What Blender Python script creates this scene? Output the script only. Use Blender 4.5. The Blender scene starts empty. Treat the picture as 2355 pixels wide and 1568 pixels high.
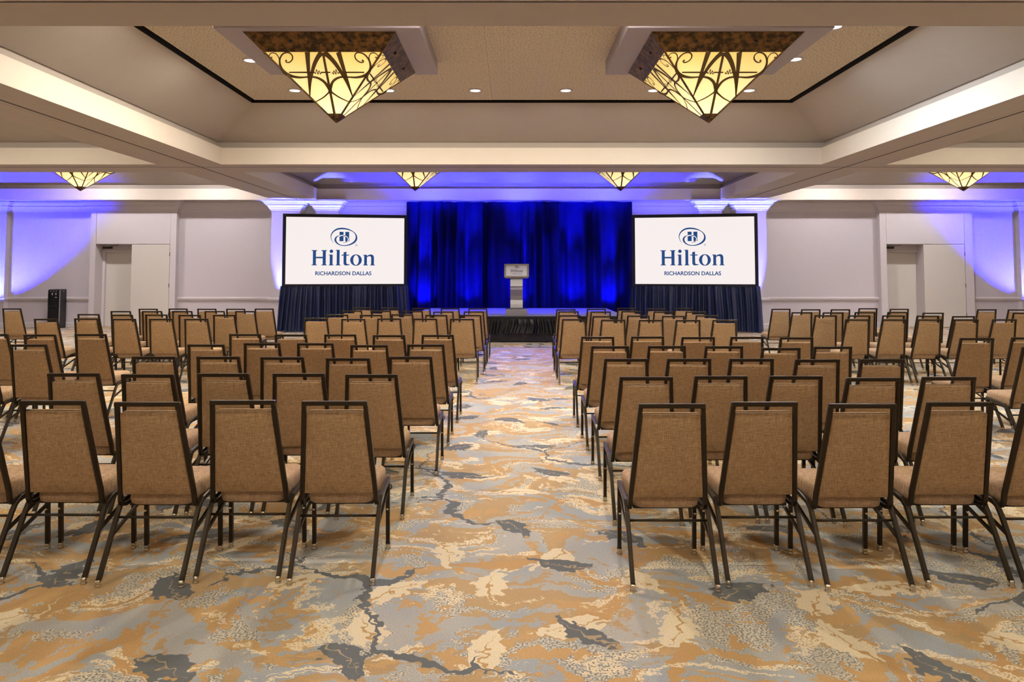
import bpy, bmesh, math, random
from mathutils import Vector, Matrix
random.seed(7)
S = bpy.context.scene
COL = S.collection

# ---------------------------------------------------------------- camera
F_PX, PITCH, HZ, CAM_H, CX = 1700.0, math.radians(3.0), 624.0, 1.61, 1178.0
PY = HZ - F_PX * math.tan(PITCH)
cd = bpy.data.cameras.new('camera')
cam = bpy.data.objects.new('camera', cd); COL.objects.link(cam)
cam.location = (0, 0, CAM_H)
cam.rotation_euler = (math.radians(90) + PITCH, 0, 0)
cd.sensor_fit = 'HORIZONTAL'; cd.sensor_width = 36.0
cd.lens = F_PX / 2355.0 * 36.0
cd.shift_x = (1177.5 - CX) / 2355.0
cd.shift_y = (PY - 784.0) / 2355.0
cd.clip_end = 200
S.camera = cam

# ---------------------------------------------------------------- world, exposure
w = bpy.data.worlds.new('world'); S.world = w; w.use_nodes = True
w.node_tree.nodes['Background'].inputs[0].default_value = (0.02, 0.02, 0.025, 1)
S.view_settings.view_transform = 'Standard'
S.view_settings.look = 'None'
S.view_settings.exposure = -0.08
S.view_settings.gamma = 1.0
S.view_settings.use_curve_mapping = False
S.cycles.max_bounces = 5
S.cycles.diffuse_bounces = 3
S.cycles.use_light_tree = False
S.cycles.adaptive_threshold = 0.12
S.cycles.adaptive_min_samples = 16
S.cycles.sample_clamp_indirect = 6.0

DOWN_W = 55.0          # watts of one recessed downlight
WARM = (1.0, 0.895, 0.75)
COOL = (1.0, 0.93, 0.93)
LAMP_E = 1.55          # radiance of the pendant glass
BLUE = (0.016, 0.020, 1.0)

def srgb(r, g, b):
    def c(v):
        v /= 255.0
        return v / 12.92 if v <= 0.04045 else ((v + 0.055) / 1.055) ** 2.4
    return (c(r), c(g), c(b), 1.0)

# ---------------------------------------------------------------- materials
class NT:
    """small node-graph helper"""
    def __init__(s, name, dim='3D'):
        s.dim = dim; s.m = bpy.data.materials.new(name); s.m.use_nodes = True
        s.t = s.m.node_tree; s.b = s.t.nodes['Principled BSDF']
    def n(s, kind, **kw):
        nd = s.t.nodes.new(kind)
        for k, v in kw.items(): setattr(nd, k, v)
        return nd
    def put(s, sock, v):
        if isinstance(v, bpy.types.NodeSocket): s.t.links.new(v, sock)
        else: sock.default_value = v
    def math(s, op, a, b=0.0, clamp=False):
        nd = s.n('ShaderNodeMath', operation=op, use_clamp=clamp)
        s.put(nd.inputs[0], a); s.put(nd.inputs[1], b); return nd.outputs[0]
    def vmath(s, op, a, b=(0, 0, 0)):
        nd = s.n('ShaderNodeVectorMath', operation=op)
        s.put(nd.inputs[0], a); s.put(nd.inputs[1], b)
        return nd.outputs[1] if op in ('LENGTH', 'DOT_PRODUCT', 'DISTANCE') else nd.outputs[0]
    def obj(s): return s.n('ShaderNodeTexCoord').outputs['Object']
    def mapping(s, v, scale=(1, 1, 1), rot=(0, 0, 0), loc=(0, 0, 0)):
        nd = s.n('ShaderNodeMapping'); s.put(nd.inputs['Vector'], v)
        nd.inputs['Scale'].default_value = scale; nd.inputs['Rotation'].default_value = rot
        nd.inputs['Location'].default_value = loc
        return nd.outputs[0]
    def noise(s, v, scale, detail=2.0, rough=0.5, dist=0.0, col=False):
        nd = s.n('ShaderNodeTexNoise', noise_dimensions=s.dim); s.put(nd.inputs['Vector'], v)
        nd.inputs['Scale'].default_value = scale; nd.inputs['Detail'].default_value = detail
        nd.inputs['Roughness'].default_value = rough; nd.inputs['Distortion'].default_value = dist
        return nd.outputs['Color'] if col else nd.outputs['Fac']
    def ramp(s, f, a, b, lo=0.0, hi=1.0):
        nd = s.n('ShaderNodeMapRange'); s.put(nd.inputs[0], f)
        nd.inputs[1].default_value = a; nd.inputs[2].default_value = b
        nd.inputs[3].default_value = lo; nd.inputs[4].default_value = hi
        return nd.outputs[0]
    def mix(s, f, a, b):
        nd = s.n('ShaderNodeMix', data_type='RGBA'); s.put(nd.inputs[0], f)
        s.put(nd.inputs[6], a); s.put(nd.inputs[7], b); return nd.outputs[2]
    def bump(s, hgt, strength=0.3, dist=0.01):
        nd = s.n('ShaderNodeBump'); s.put(nd.inputs['Height'], hgt)
        nd.inputs['Strength'].default_value = strength; nd.inputs['Distance'].default_value = dist
        s.t.links.new(nd.outputs[0], s.b.inputs['Normal'])
    def color(s, v): s.put(s.b.inputs['Base Color'], v)
    def set(s, rough=0.5, metal=0.0, spec=None):
        s.b.inputs['Roughness'].default_value = rough; s.b.inputs['Metallic'].default_value = metal
        if spec is not None: s.b.inputs['Specular IOR Level'].default_value = spec

M = {}
def plain(name, col, rough=0.6, metal=0.0, spec=None, var=0.06, scale=6.0, bump=0.0, bscale=200.0):
    a = NT(name); p = a.obj()
    nz = a.noise(p, scale, 3)
    dark = tuple(c * (1 - var) for c in col[:3]) + (1,); lite = tuple(min(1, c * (1 + var)) for c in col[:3]) + (1,)
    a.color(a.mix(nz, dark, lite)); a.set(rough, metal, spec)
    if bump: a.bump(a.noise(p, bscale, 2), bump, 0.004)
    M[name] = a.m; return a.m

def emit(name, col, strength):
    a = NT(name); a.color((0, 0, 0, 1))
    a.b.inputs['Emission Color'].default_value = col; a.b.inputs['Emission Strength'].default_value = strength
    M[name] = a.m; return a.m

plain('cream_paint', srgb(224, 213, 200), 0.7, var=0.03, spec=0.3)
plain('soffit_shaded', srgb(194, 184, 178), 0.75, var=0.03, spec=0.2)  # fascia paint darkened: weak bounce light under the beams put into the colour
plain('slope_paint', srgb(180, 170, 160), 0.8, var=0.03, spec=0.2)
plain('wall_cover', srgb(206, 198, 204), 0.85, var=0.05, scale=30, bump=0.5, bscale=60, spec=0.2)
plain('trim_paint', srgb(212, 205, 208), 0.55, var=0.02)
plain('door_paint', srgb(214, 208, 200), 0.5, var=0.02)
plain('plate_bluelit', srgb(168, 160, 170), 0.6, var=0.03)  # ceiling paint with the bluish light it catches mixed into the colour
plain('black_gap', srgb(12, 11, 10), 0.9, var=0.02)
plain('dark_track', srgb(60, 52, 50), 0.6, var=0.05)
plain('black_plastic', srgb(16, 16, 20), 0.35, var=0.05)
plain('silver', srgb(190, 190, 192), 0.3, 0.6, var=0.03)
plain('chrome', srgb(215, 205, 185), 0.18, 1.0, var=0.03)
plain('frame_metal', srgb(46, 35, 20), 0.36, 0.5, var=0.12, scale=25)
plain('pan_board', srgb(40, 32, 24), 0.8)
plain('steel', srgb(150, 148, 150), 0.4, 0.9, var=0.05, scale=40)
plain('closer_bronze', srgb(60, 52, 44), 0.5, 0.4)
plain('stage_deck', srgb(150, 150, 165), 0.45, var=0.1, scale=3)
plain('screen_border', srgb(22, 24, 34), 0.75, var=0.1)
plain('skirt_cloth', srgb(34, 44, 84), 0.42, var=0.2, scale=12, bump=0.3, bscale=80)
plain('stage_cloth', srgb(26, 26, 29), 0.24, var=0.25, scale=9, bump=0.4, bscale=30)
plain('logo_ink', srgb(14, 74, 138), 0.7, var=0.0)
plain('sign_board', srgb(205, 208, 218), 0.5, var=0.02)
plain('sign_ink', srgb(38, 40, 66), 0.6, var=0.0)
plain('sign_frame', srgb(150, 140, 128), 0.4, 0.5, var=0.08)
emit('screen_glow', srgb(255, 246, 244), 0.98)
emit('logo_glow', srgb(14, 74, 138), 0.9)
emit('downlight_glow', (1.0, 0.93, 0.80, 1), 6.0)

for k_ in ('downlight_glow', 'logo_glow'): M[k_].cycles.emission_sampling = 'NONE'
# curtain: deep blue stage cloth
a = NT('curtain_cloth'); p = a.obj()
a.color(a.mix(a.noise(p, 5, 3), srgb(1, 2, 66), srgb(3, 4, 100))); a.set(0.75, spec=0.1)
a.bump(a.noise(p, 60, 2), 0.2, 0.004); M['curtain_cloth'] = a.m

# acoustic ceiling tile: pitted
a = NT('acoustic_tile'); p = a.obj()
pit = a.noise(p, 48, 1, 0.6)
a.color(a.mix(a.ramp(pit, 0.52, 0.62), srgb(226, 214, 194), srgb(176, 160, 140))); a.set(0.9, spec=0.1)
a.bump(pit, 0.4, 0.01); M['acoustic_tile'] = a.m

# aged bronze band of the pendants
a = NT('aged_bronze'); p = a.obj()
a.color(a.mix(a.ramp(a.noise(p, 14, 5, 0.65), 0.42, 0.62), srgb(52, 38, 20), srgb(120, 84, 44))); a.set(0.42, 0.6)
M['aged_bronze'] = a.m
plain('tracery_bronze', srgb(96, 74, 36), 0.5, 0.3, var=0.1)

# lit amber glass: brightest near the bulb, low in the bowl
a = NT('amber_glass'); p = a.obj()
sep = a.n('ShaderNodeSeparateXYZ'); a.put(sep.inputs[0], p)
hgt = a.ramp(sep.outputs[2], -0.90, -0.15)
cl = a.noise(p, 3.5, 3)
f = a.math('ADD', hgt, a.math('MULTIPLY', a.math('SUBTRACT', cl, 0.5), 0.35), True)
a.color(a.mix(f, srgb(255, 240, 190), srgb(225, 190, 90)))
a.put(a.b.inputs['Emission Color'], a.mix(f, (1.0, 0.86, 0.50, 1), (0.95, 0.70, 0.20, 1)))
a.put(a.b.inputs['Emission Strength'], a.ramp(f, 0.0, 1.0, LAMP_E * 0.82, LAMP_E * 0.42))
a.set(0.3); M['amber_glass'] = a.m; a.m.cycles.emission_sampling = 'NONE'

# woven chair fabric
def fabric(name, c1, c2, c3):
    a = NT(name); p = a.obj()
    inf = a.n('ShaderNodeObjectInfo').outputs['Random']
    q = a.vmath('ADD', p, a.n('ShaderNodeCombineXYZ').outputs[0])
    hx = a.noise(a.mapping(q, (28, 60, 480)), 1.0, 2, 0.6)
    vx = a.noise(a.mapping(q, (480, 60, 28)), 1.0, 2, 0.6)
    wv = a.math('MULTIPLY', a.math('ADD', hx, vx), 0.5)
    col = a.mix(a.ramp(wv, 0.36, 0.64), c1, c2)
    blot = a.noise(q, 6, 2)
    col = a.mix(a.ramp(blot, 0.35, 0.75, 0.0, 0.35), col, c3)
    hsv = a.n('ShaderNodeHueSaturation'); a.put(hsv.inputs['Color'], col)
    a.put(hsv.inputs['Value'], a.ramp(inf, 0, 1, 0.93, 1.05))
    a.color(hsv.outputs[0]); a.set(0.9, spec=0.15); a.bump(wv, 0.35, 0.003)
    M[name] = a.m
fabric('chair_fabric', srgb(124, 97, 69), srgb(194, 162, 124), srgb(158, 125, 92))
fabric('seat_fabric_lit', srgb(138, 110, 84), srgb(200, 170, 138), srgb(172, 140, 110))  # same cloth as the backs, lightened for the overhead light on the seats

# carpet: grey ground with ochre washes, cream strokes, slate leaves and twigs
def carpet():
    a = NT('carpet', '2D'); p = a.obj()
    wc = a.noise(p, 1.3, 1, 0.6, col=True); fc = a.noise(p, 17, 1, 0.6, col=True)
    warp = a.vmath('MULTIPLY', a.vmath('SUBTRACT', wc, (0.5, 0.5, 0.5)), (1.0, 1.0, 0))
    fine = a.vmath('MULTIPLY', a.vmath('SUBTRACT', fc, (0.5, 0.5, 0.5)), (0.10, 0.10, 0))
    pf = a.vmath('ADD', p, fine); pw = a.vmath('ADD', pf, warp)
    sw = a.n('ShaderNodeSeparateColor'); a.put(sw.inputs[0], wc)
    sf = a.n('ShaderNodeSeparateColor'); a.put(sf.inputs[0], fc)
    tuft = a.noise(p, 170, 0, 0.5); speck = a.noise(p, 100, 0, 0.5)
    jag = a.math('MULTIPLY', a.math('SUBTRACT', sf.outputs[2], 0.5), 0.10)
    def flow(scale, st, rot, lo, hi, det=2, rough=0.6, loc=(0, 0, 0)):
        v = a.mapping(pw, (st, 1.0 / st, 1), (0, 0, rot), loc)
        return a.ramp(a.math('ADD', a.noise(v, scale, det, rough), jag), lo, hi)
    col = a.mix(a.ramp(sw.outputs[2], 0.4, 0.6), srgb(176, 173, 166), srgb(160, 164, 166))
    # speckled patches
    spf = flow(2.9, 0.8, 0.4, 0.52, 0.57, det=1, loc=(9, 3, 0))
    col = a.mix(a.math('MULTIPLY', spf, a.ramp(speck, 0.52, 0.58)), col, srgb(208, 196, 168))
    col = a.mix(a.math('MULTIPLY', a.math('MULTIPLY', spf, a.ramp(speck, 0.40, 0.36)), 0.75), col, srgb(122, 114, 102))
    # ochre washes
    och = flow(2.6, 0.70, 0.45, 0.545, 0.565, det=3)
    col = a.mix(a.math('MULTIPLY', och, 0.92), col, a.mix(sw.outputs[1], srgb(192, 162, 118), srgb(172, 140, 96)))
    och2 = flow(4.6, 0.6, -0.5, 0.575, 0.59, loc=(4, 7, 0))
    col = a.mix(och2, col, srgb(192, 156, 108))
    # twigs: one branching network, ochre in places and slate in others
    vt = a.mapping(pw, (1, 0.8, 1), (0, 0, 0.6), (0.4, 3.0, 0))
    vo = a.n('ShaderNodeTexVoronoi', feature='DISTANCE_TO_EDGE', voronoi_dimensions='2D'); a.put(vo.inputs['Vector'], vt)
    vo.inputs['Scale'].default_value = 1.2
    msk = a.noise(p, 0.9, 1)
    def twig(col_in, c, width, lo, hi):
        line = a.math('LESS_THAN', vo.outputs['Distance'], a.math('MULTIPLY', a.ramp(msk, lo, hi), width))
        return a.mix(line, col_in, c)
    col = twig(col, srgb(188, 150, 102), 0.045, 0.52, 0.36)
    # cream strokes
    cr = flow(3.4, 0.55, 0.35, 0.585, 0.60, det=3, rough=0.65, loc=(2, 5, 0))
    stripe = a.ramp(a.noise(a.mapping(pw, (3.4, 18, 1), (0, 0, 0.35)), 1.0, 0), 0.36, 0.42)
    col = a.mix(a.math('MULTIPLY', a.math('MULTIPLY', cr, stripe), a.ramp(speck, 0.33, 0.40)), col, srgb(224, 208, 176))
    # leaves: one per cell, turned at random, drawn out to a tip
    def leaves(col_in, scale, length, width, c, rib, keep, loc, serr, ribw=0.09, c2=None):
        v = a.mapping(pf, loc=loc)
        vo = a.n('ShaderNodeTexVoronoi', feature='F1', voronoi_dimensions='2D'); a.put(vo.inputs['Vector'], v)
        vo.inputs['Scale'].default_value = scale; vo.inputs['Randomness'].default_value = 0.85
        d = a.vmath('SUBTRACT', v, vo.outputs['Position'])
        rgb = a.n('ShaderNodeSeparateColor'); a.put(rgb.inputs[0], vo.outputs['Color'])
        ang = a.math('MULTIPLY', rgb.outputs[0], 6.2832)
        vr = a.n('ShaderNodeVectorRotate', rotation_type='Z_AXIS'); a.put(vr.inputs['Vector'], d); a.put(vr.inputs['Angle'], ang)
        xyz = a.n('ShaderNodeSeparateXYZ'); a.put(xyz.inputs[0], vr.outputs[0])
        u = a.math('DIVIDE', xyz.outputs[0], length)
        uu = a.math('MULTIPLY', u, u)
        y = a.math('ADD', xyz.outputs[1], a.math('MULTIPLY', uu, width * 0.5))
        prof = a.math('MULTIPLY', a.math('SUBTRACT', 1.0, uu), a.math('ADD', 1.0, a.math('MULTIPLY', u, -0.55)))
        saw = a.math('MULTIPLY', a.math('SUBTRACT', sf.outputs[1], 0.5), serr)
        lim = a.math('MULTIPLY', a.math('ADD', prof, saw), a.math('MULTIPLY', width, a.ramp(rgb.outputs[2], 0, 1, 0.6, 1.2)))
        ay = a.math('ABSOLUTE', y)
        ins = a.math('MULTIPLY', a.math('LESS_THAN', ay, lim), a.math('LESS_THAN', uu, 1.0))
        m = a.math('MULTIPLY', ins, a.math('LESS_THAN', rgb.outputs[1], keep))
        if c2:
            hf = a.math('LESS_THAN', rgb.outputs[2], 0.5); cc, rr_ = a.mix(hf, c, c2), a.mix(hf, rib, c)
        else: cc, rr_ = c, rib
        out = a.mix(m, col_in, cc)
        ribm = a.math('MULTIPLY', m, a.math('LESS_THAN', ay, a.math('MULTIPLY', a.math('SUBTRACT', 0.75, u), width * ribw)))
        return a.mix(ribm, out, rr_)
    col = leaves(col, 1.9, 0.20, 0.075, srgb(222, 206, 174), srgb(186, 150, 102), 0.72, (7.3, 2.1, 0), 0.8, c2=srgb(188, 152, 104))
    col = leaves(col, 1.45, 0.20, 0.088, srgb(104, 108, 110), srgb(170, 152, 124), 0.66, (4.9, 5.2, 0), 0.8, 0.06)
    col = twig(col, srgb(104, 108, 110), 0.028, 0.54, 0.70)
    col = a.mix(a.ramp(tuft, 0.35, 0.7, 0.0, 0.22), col, srgb(110, 96, 76))
    a.color(col); a.set(0.95, spec=0.08); a.bump(tuft, 0.5, 0.006)
    M['carpet'] = a.m
carpet()

# ---------------------------------------------------------------- mesh helpers
class MB:
    def __init__(s): s.v = []; s.f = []
    def add(s, vs, fs):
        o = len(s.v); s.v += [tuple(q) for q in vs]; s.f += [tuple(i + o for i in f) for f in fs]; return s
    def box(s, x0, x1, y0, y1, z0, z1):
        v = [(x, y, z) for z in (z0, z1) for y in (y0, y1) for x in (x0, x1)]
        return s.add(v, [(0, 2, 3, 1), (4, 5, 7, 6), (0, 1, 5, 4), (2, 6, 7, 3), (0, 4, 6, 2), (1, 3, 7, 5)])
    def hexa(s, b, t):   # two quads, bottom and top, same winding (ccw from above)
        return s.add(list(b) + list(t), [(3, 2, 1, 0), (4, 5, 6, 7), (0, 1, 5, 4), (1, 2, 6, 5), (2, 3, 7, 6), (3, 0, 4, 7)])
    def tube(s, pts, a, b, side=(1, 0, 0), n=4):
        """sweep a section a (along side) by b; n = 4 square, more = round"""
        pts = [Vector(q) for q in pts]; rings = []
        for i, q in enumerate(pts):
            t = Vector((0, 0, 0))
            if i: t += (q - pts[i - 1]).normalized()
            if i < len(pts) - 1: t += (pts[i + 1] - q).normalized()
            t.normalize(); sd = Vector(side); sd = (sd - t * sd.dot(t)).normalized(); nm = t.cross(sd)
            if n == 4:
                r = [q + sd * (a / 2 * i_) + nm * (b / 2 * j_) for i_, j_ in ((-1, -1), (1, -1), (1, 1), (-1, 1))]
            else:
                r = [q + sd * (a / 2 * math.cos(k * 2 * math.pi / n)) + nm * (b / 2 * math.sin(k * 2 * math.pi / n)) for k in range(n)]
            rings.append(r)
        vs = [q for r in rings for q in r]; fs = []
        for i in range(len(rings) - 1):
            for k in range(n):
                fs.append((i * n + k, i * n + (k + 1) % n, (i + 1) * n + (k + 1) % n, (i + 1) * n + k))
        fs.append(tuple(range(n - 1, -1, -1))); e = (len(rings) - 1) * n; fs.append(tuple(range(e, e + n)))
        return s.add(vs, fs)
    def lathe(s, prof, n=12, c=(0, 0, 0), caps=True):
        vs = [(c[0] + r * math.cos(k * 2 * math.pi / n), c[1] + r * math.sin(k * 2 * math.pi / n), c[2] + z) for r, z in prof for k in range(n)]
        fs = []
        for i in range(len(prof) - 1):
            for k in range(n):
                fs.append((i * n + k, i * n + (k + 1) % n, (i + 1) * n + (k + 1) % n, (i + 1) * n + k))
        if caps: fs.append(tuple(range(n - 1, -1, -1))); e = (len(prof) - 1) * n; fs.append(tuple(range(e, e + n)))
        return s.add(vs, fs)
    def mesh(s, name, mat, bevel=0.0, seg=2, smooth=False, angle=0.6):
        me = bpy.data.meshes.new(name); me.from_pydata(s.v, [], s.f); me.update()
        bm = bmesh.new(); bm.from_mesh(me)
        bmesh.ops.recalc_face_normals(bm, faces=bm.faces[:])
        if bevel:
            ed = [e for e in bm.edges if len(e.link_faces) == 2 and e.calc_face_angle(0) > angle]
            bmesh.ops.bevel(bm, geom=ed, offset=bevel, segments=seg, affect='EDGES', profile=0.6, clamp_overlap=True)
        if smooth:
            for fc in bm.faces: fc.smooth = True
        bm.to_mesh(me); bm.free()
        me.materials.append(M[mat]); return me
    def obj(s, name, mat, parent=None, loc=None, **kw):
        o = bpy.data.objects.new(name, s.mesh(name, mat, **kw)); COL.objects.link(o)
        if parent: o.parent = parent
        if loc: o.location = loc
        return o

def tag(o, label=None, cat=None, group=None, kind=None):
    if label: o['label'] = label
    if cat: o['category'] = cat
    if group: o['group'] = group
    if kind: o['kind'] = kind
    return o
def empty(name, loc=(0, 0, 0), rz=0.0):
    o = bpy.data.objects.new(name, None); COL.objects.link(o); o.location = loc; o.rotation_euler = (0, 0, rz); return o
def inst(name, me, parent=None, loc=(0, 0, 0), rz=0.0):
    o = bpy.data.objects.new(name, me); COL.objects.link(o); o.parent = parent; o.location = loc; o.rotation_euler = (0, 0, rz); return o
def copy_tree(o, parent=None):
    c = o.copy(); COL.objects.link(c)
    if parent: c.parent = parent
    for ch in o.children: copy_tree(ch, c)
    return c
# a point of the place from a measured direction and a known height or depth
_c, _s = math.cos(PITCH), math.sin(PITCH)
def by_z(x, y, z):
    z -= CAM_H; t = (PY - y) / F_PX; d = z * (_c - t * _s) / (t * _c + _s)
    return (x - CX) / F_PX * (d * _c + z * _s), d

# ---------------------------------------------------------------- setting
X0, X1, Y0, W = -18.4, 18.75, -4.6, 21.5
ZS, ZF, ZB, ZT, ZC = 3.634, 3.952, 4.085, 4.615, 4.65     # soffit, fascia top, slope foot, slope head, ceiling
CX_ = [(-17.6, -6.74), (-5.51, 5.86), (7.09, 17.95)]
CY_ = [(-3.5, 4.90), (6.01, 13.92), (15.03, 20.86)]

tag(MB().box(X0, X1, Y0, W + 1.2, -0.1, 0).obj('floor', 'carpet'), 'grey, ochre and cream leaf-patterned ballroom carpet', kind='structure')
ceil = tag(empty('ceiling', (0, 0, ZS)), 'coffered cream ceiling with sloped trays and deep beams', kind='structure')
def cpart(mb, name, mat, **kw):
    o = mb.obj(name, mat, **kw); o.parent = ceil; o.matrix_parent_inverse = Matrix.Translation((0, 0, -ZS)); return o
# soffit beams between the trays
ys = [Y0] + [q for c in CY_ for q in c] + [W + 0.2]
for k in range(0, len(ys), 2):
    cpart(MB().add([(X0, ys[k], ZS), (X0, ys[k + 1], ZS), (X1, ys[k + 1], ZS), (X1, ys[k], ZS)], [(0, 1, 2, 3)]), 'soffit_beam', 'soffit_shaded')
xs = [X0] + [q for c in CX_ for q in c] + [X1]
for (y0, y1) in CY_:
    for k in range(0, len(xs), 2):
        cpart(MB().add([(xs[k], y0, ZS), (xs[k], y1, ZS), (xs[k + 1], y1, ZS), (xs[k + 1], y0, ZS)], [(0, 1, 2, 3)]), 'soffit_beam', 'soffit_shaded')
# partition tracks along the middle of each beam
for x in (-6.05, 6.47):
    cpart(MB().box(x - 0.014, x + 0.014, Y0, 21.0, ZS - 0.004, ZS + 0.004), 'partition_track', 'dark_track')
    cpart(MB().box(x - 0.10, x - 0.094, Y0, 21.0, ZS - 0.003, ZS + 0.004), 'partition_track', 'soffit_shaded')
for y in (5.46, 14.28):
    cpart(MB().box(X0, X1, y - 0.008, y + 0.008, ZS - 0.003, ZS + 0.004), 'partition_track', 'dark_track')
def ringq(o, x0, x1, y0, y1, z): return [(x0 - o, y0 - o, z), (x1 + o, y0 - o, z), (x1 + o, y1 + o, z), (x0 - o, y1 + o, z)]
RUN = 0.86
tile_me = {}
for iy, (y0, y1) in enumerate(CY_):
    for ix, (x0, x1) in enumerate(CX_):
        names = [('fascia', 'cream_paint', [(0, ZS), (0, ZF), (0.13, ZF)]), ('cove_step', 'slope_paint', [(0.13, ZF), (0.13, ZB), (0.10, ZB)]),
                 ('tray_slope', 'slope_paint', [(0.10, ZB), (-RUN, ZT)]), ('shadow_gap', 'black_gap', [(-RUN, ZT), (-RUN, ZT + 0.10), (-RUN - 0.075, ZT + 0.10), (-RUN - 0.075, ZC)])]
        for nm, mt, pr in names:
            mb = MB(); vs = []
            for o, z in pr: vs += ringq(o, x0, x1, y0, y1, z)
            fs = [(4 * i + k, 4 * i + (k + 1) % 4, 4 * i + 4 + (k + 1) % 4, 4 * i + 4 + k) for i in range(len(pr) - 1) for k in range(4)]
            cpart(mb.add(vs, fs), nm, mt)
        tx0, tx1, ty0, ty1 = x0 + RUN + 0.075, x1 - RUN - 0.075, y0 + RUN + 0.075, y1 - RUN - 0.075
        if (ix, iy) == (1, 1):
            nx, ny = 9, 10; sx, sy = (tx1 - tx0) / nx, (ty1 - ty0) / ny
            me = MB().box(0.001, sx - 0.001, 0.001, sy - 0.001, 0, 0.02).mesh('ceiling_tile', 'acoustic_tile')
            for i in range(nx):
                for j in range(ny):
                    o = inst('ceiling_tile', me); o.parent = ceil
                    o.location = (tx0 + i * sx, ty0 + j * sy, ZC - ZS + 0.0008 * ((i * 7 + j * 5) % 3))
            cpart(MB().box(tx0, tx1, ty0, ty1, ZC + 0.025, ZC + 0.05), 'ceiling_deck', 'acoustic_tile')
        else:
            cpart(MB().box(tx0, tx1, ty0, ty1, ZC, ZC + 0.03), 'acoustic_ceiling', 'acoustic_tile')

# side and rear walls
tag(MB().box(X0 - 0.15, X0, Y0, W + 1.2, 0, ZS).obj('wall_left', 'wall_cover'), kind='structure')
tag(MB().box(X1, X1 + 0.15, Y0, W + 1.2, 0, ZS).obj('wall_right', 'wall_cover'), kind='structure')
tag(MB().box(X0, X1, Y0 - 0.15, Y0, 0, ZS).obj('wall_rear', 'wall_cover'), kind='structure')

# stage-end wall, its plan broken forward at pilasters, door surrounds and columns
SUR = 0.18
DL = (-12.18, -9.70); DR = (10.62, 13.30)
COLS = [(-6.84, -6.03), (-5.58, -4.94), (5.32, 5.95), (6.37, 7.22)]
CP = 0.55
plan = [(X0, W - SUR), (-14.62, W - SUR), (-14.62, W), (DL[0], W), (DL[0], W - SUR), (DL[1], W - SUR), (DL[1], W)]
for a_, b_ in COLS: plan += [(a_, W), (a_, W - CP), (b_, W - CP), (b_, W)]
plan += [(DR[0], W), (DR[0], W - SUR), (DR[1], W - SUR), (DR[1], W), (14.66, W), (14.66, W - SUR), (X1, W - SUR)]

def sweep(pl, prof, ends=False):
    """profile (outward, z) swept along a plan line with mitred corners; outward is toward the room"""
    pl = [Vector((q[0], q[1])) for q in pl]; n = len(pl); m = len(prof); vs = []
    nr = []
    for i in range(n - 1):
        t = (pl[i + 1] - pl[i]).normalized(); nr.append(Vector((t.y, -t.x)))
    for i in range(n):
        if i == 0: mt = nr[0]
        elif i == n - 1: mt = nr[-1]
        else:
            mt = nr[i - 1] + nr[i]; mt = mt / max(0.2, mt.dot(nr[i]))
        for o, z in prof: q = pl[i] + mt * o; vs.append((q.x, q.y, z))
    fs = [(i * m + j, (i + 1) * m + j, (i + 1) * m + j + 1, i * m + j + 1) for i in range(n - 1) for j in range(m - 1)]
    if ends: fs += [tuple(range(m)), tuple(range((n - 1) * m + m - 1, (n - 1) * m - 1, -1))]
    return MB().add(vs, fs)

wb = tag(empty('wall_back', (0, W, 0)), 'pale stage-end wall with crown moulding, pilasters and columns', kind='structure')
def wpart(mb, name, mat, **kw):
    o = mb.obj(name, mat, **kw); o.parent = wb; o.matrix_parent_inverse = Matrix.Translation((0, -W, 0)); return o
i5 = [i for i, q in enumerate(plan) if q == (DL[0], W - SUR)][0]
i6 = [i for i, q in enumerate(plan) if q == (DR[0], W - SUR)][0]
flat = [(0, 0), (0, ZS)]
for seg in (plan[:i5], plan[i5 + 2:i6], plan[i6 + 2:]):
    wpart(sweep(seg, flat), 'wall_panel', 'wall_cover')
crown = [(0.0, 3.33), (0.03, 3.335), (0.035, 3.375), (0.06, 3.39), (0.075, 3.43), (0.11, 3.47), (0.13, 3.475), (0.135, 3.51),
         (0.16, 3.525), (0.19, 3.57), (0.245, 3.595), (0.25, ZS)]
wpart(sweep(plan, crown), 'crown_moulding', 'trim_paint')
rail = [(0, 0.755), (0.025, 0.765), (0.03, 0.79), (0.05, 0.80), (0.055, 0.845), (0.03, 0.86), (0, 0.868)]
base = [(0, 0.0), (0.022, 0.0), (0.022, 0.12), (0.012, 0.135), (0, 0.14)]
nb = 0
for seg in (plan[:i5], plan[i5 + 2:i6], plan[i6 + 2:]):
    sg = list(seg)
    wpart(sweep(sg, rail, True), 'chair_rail', 'trim_paint'); wpart(sweep(sg, base, True), 'baseboard', 'trim_paint')

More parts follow.
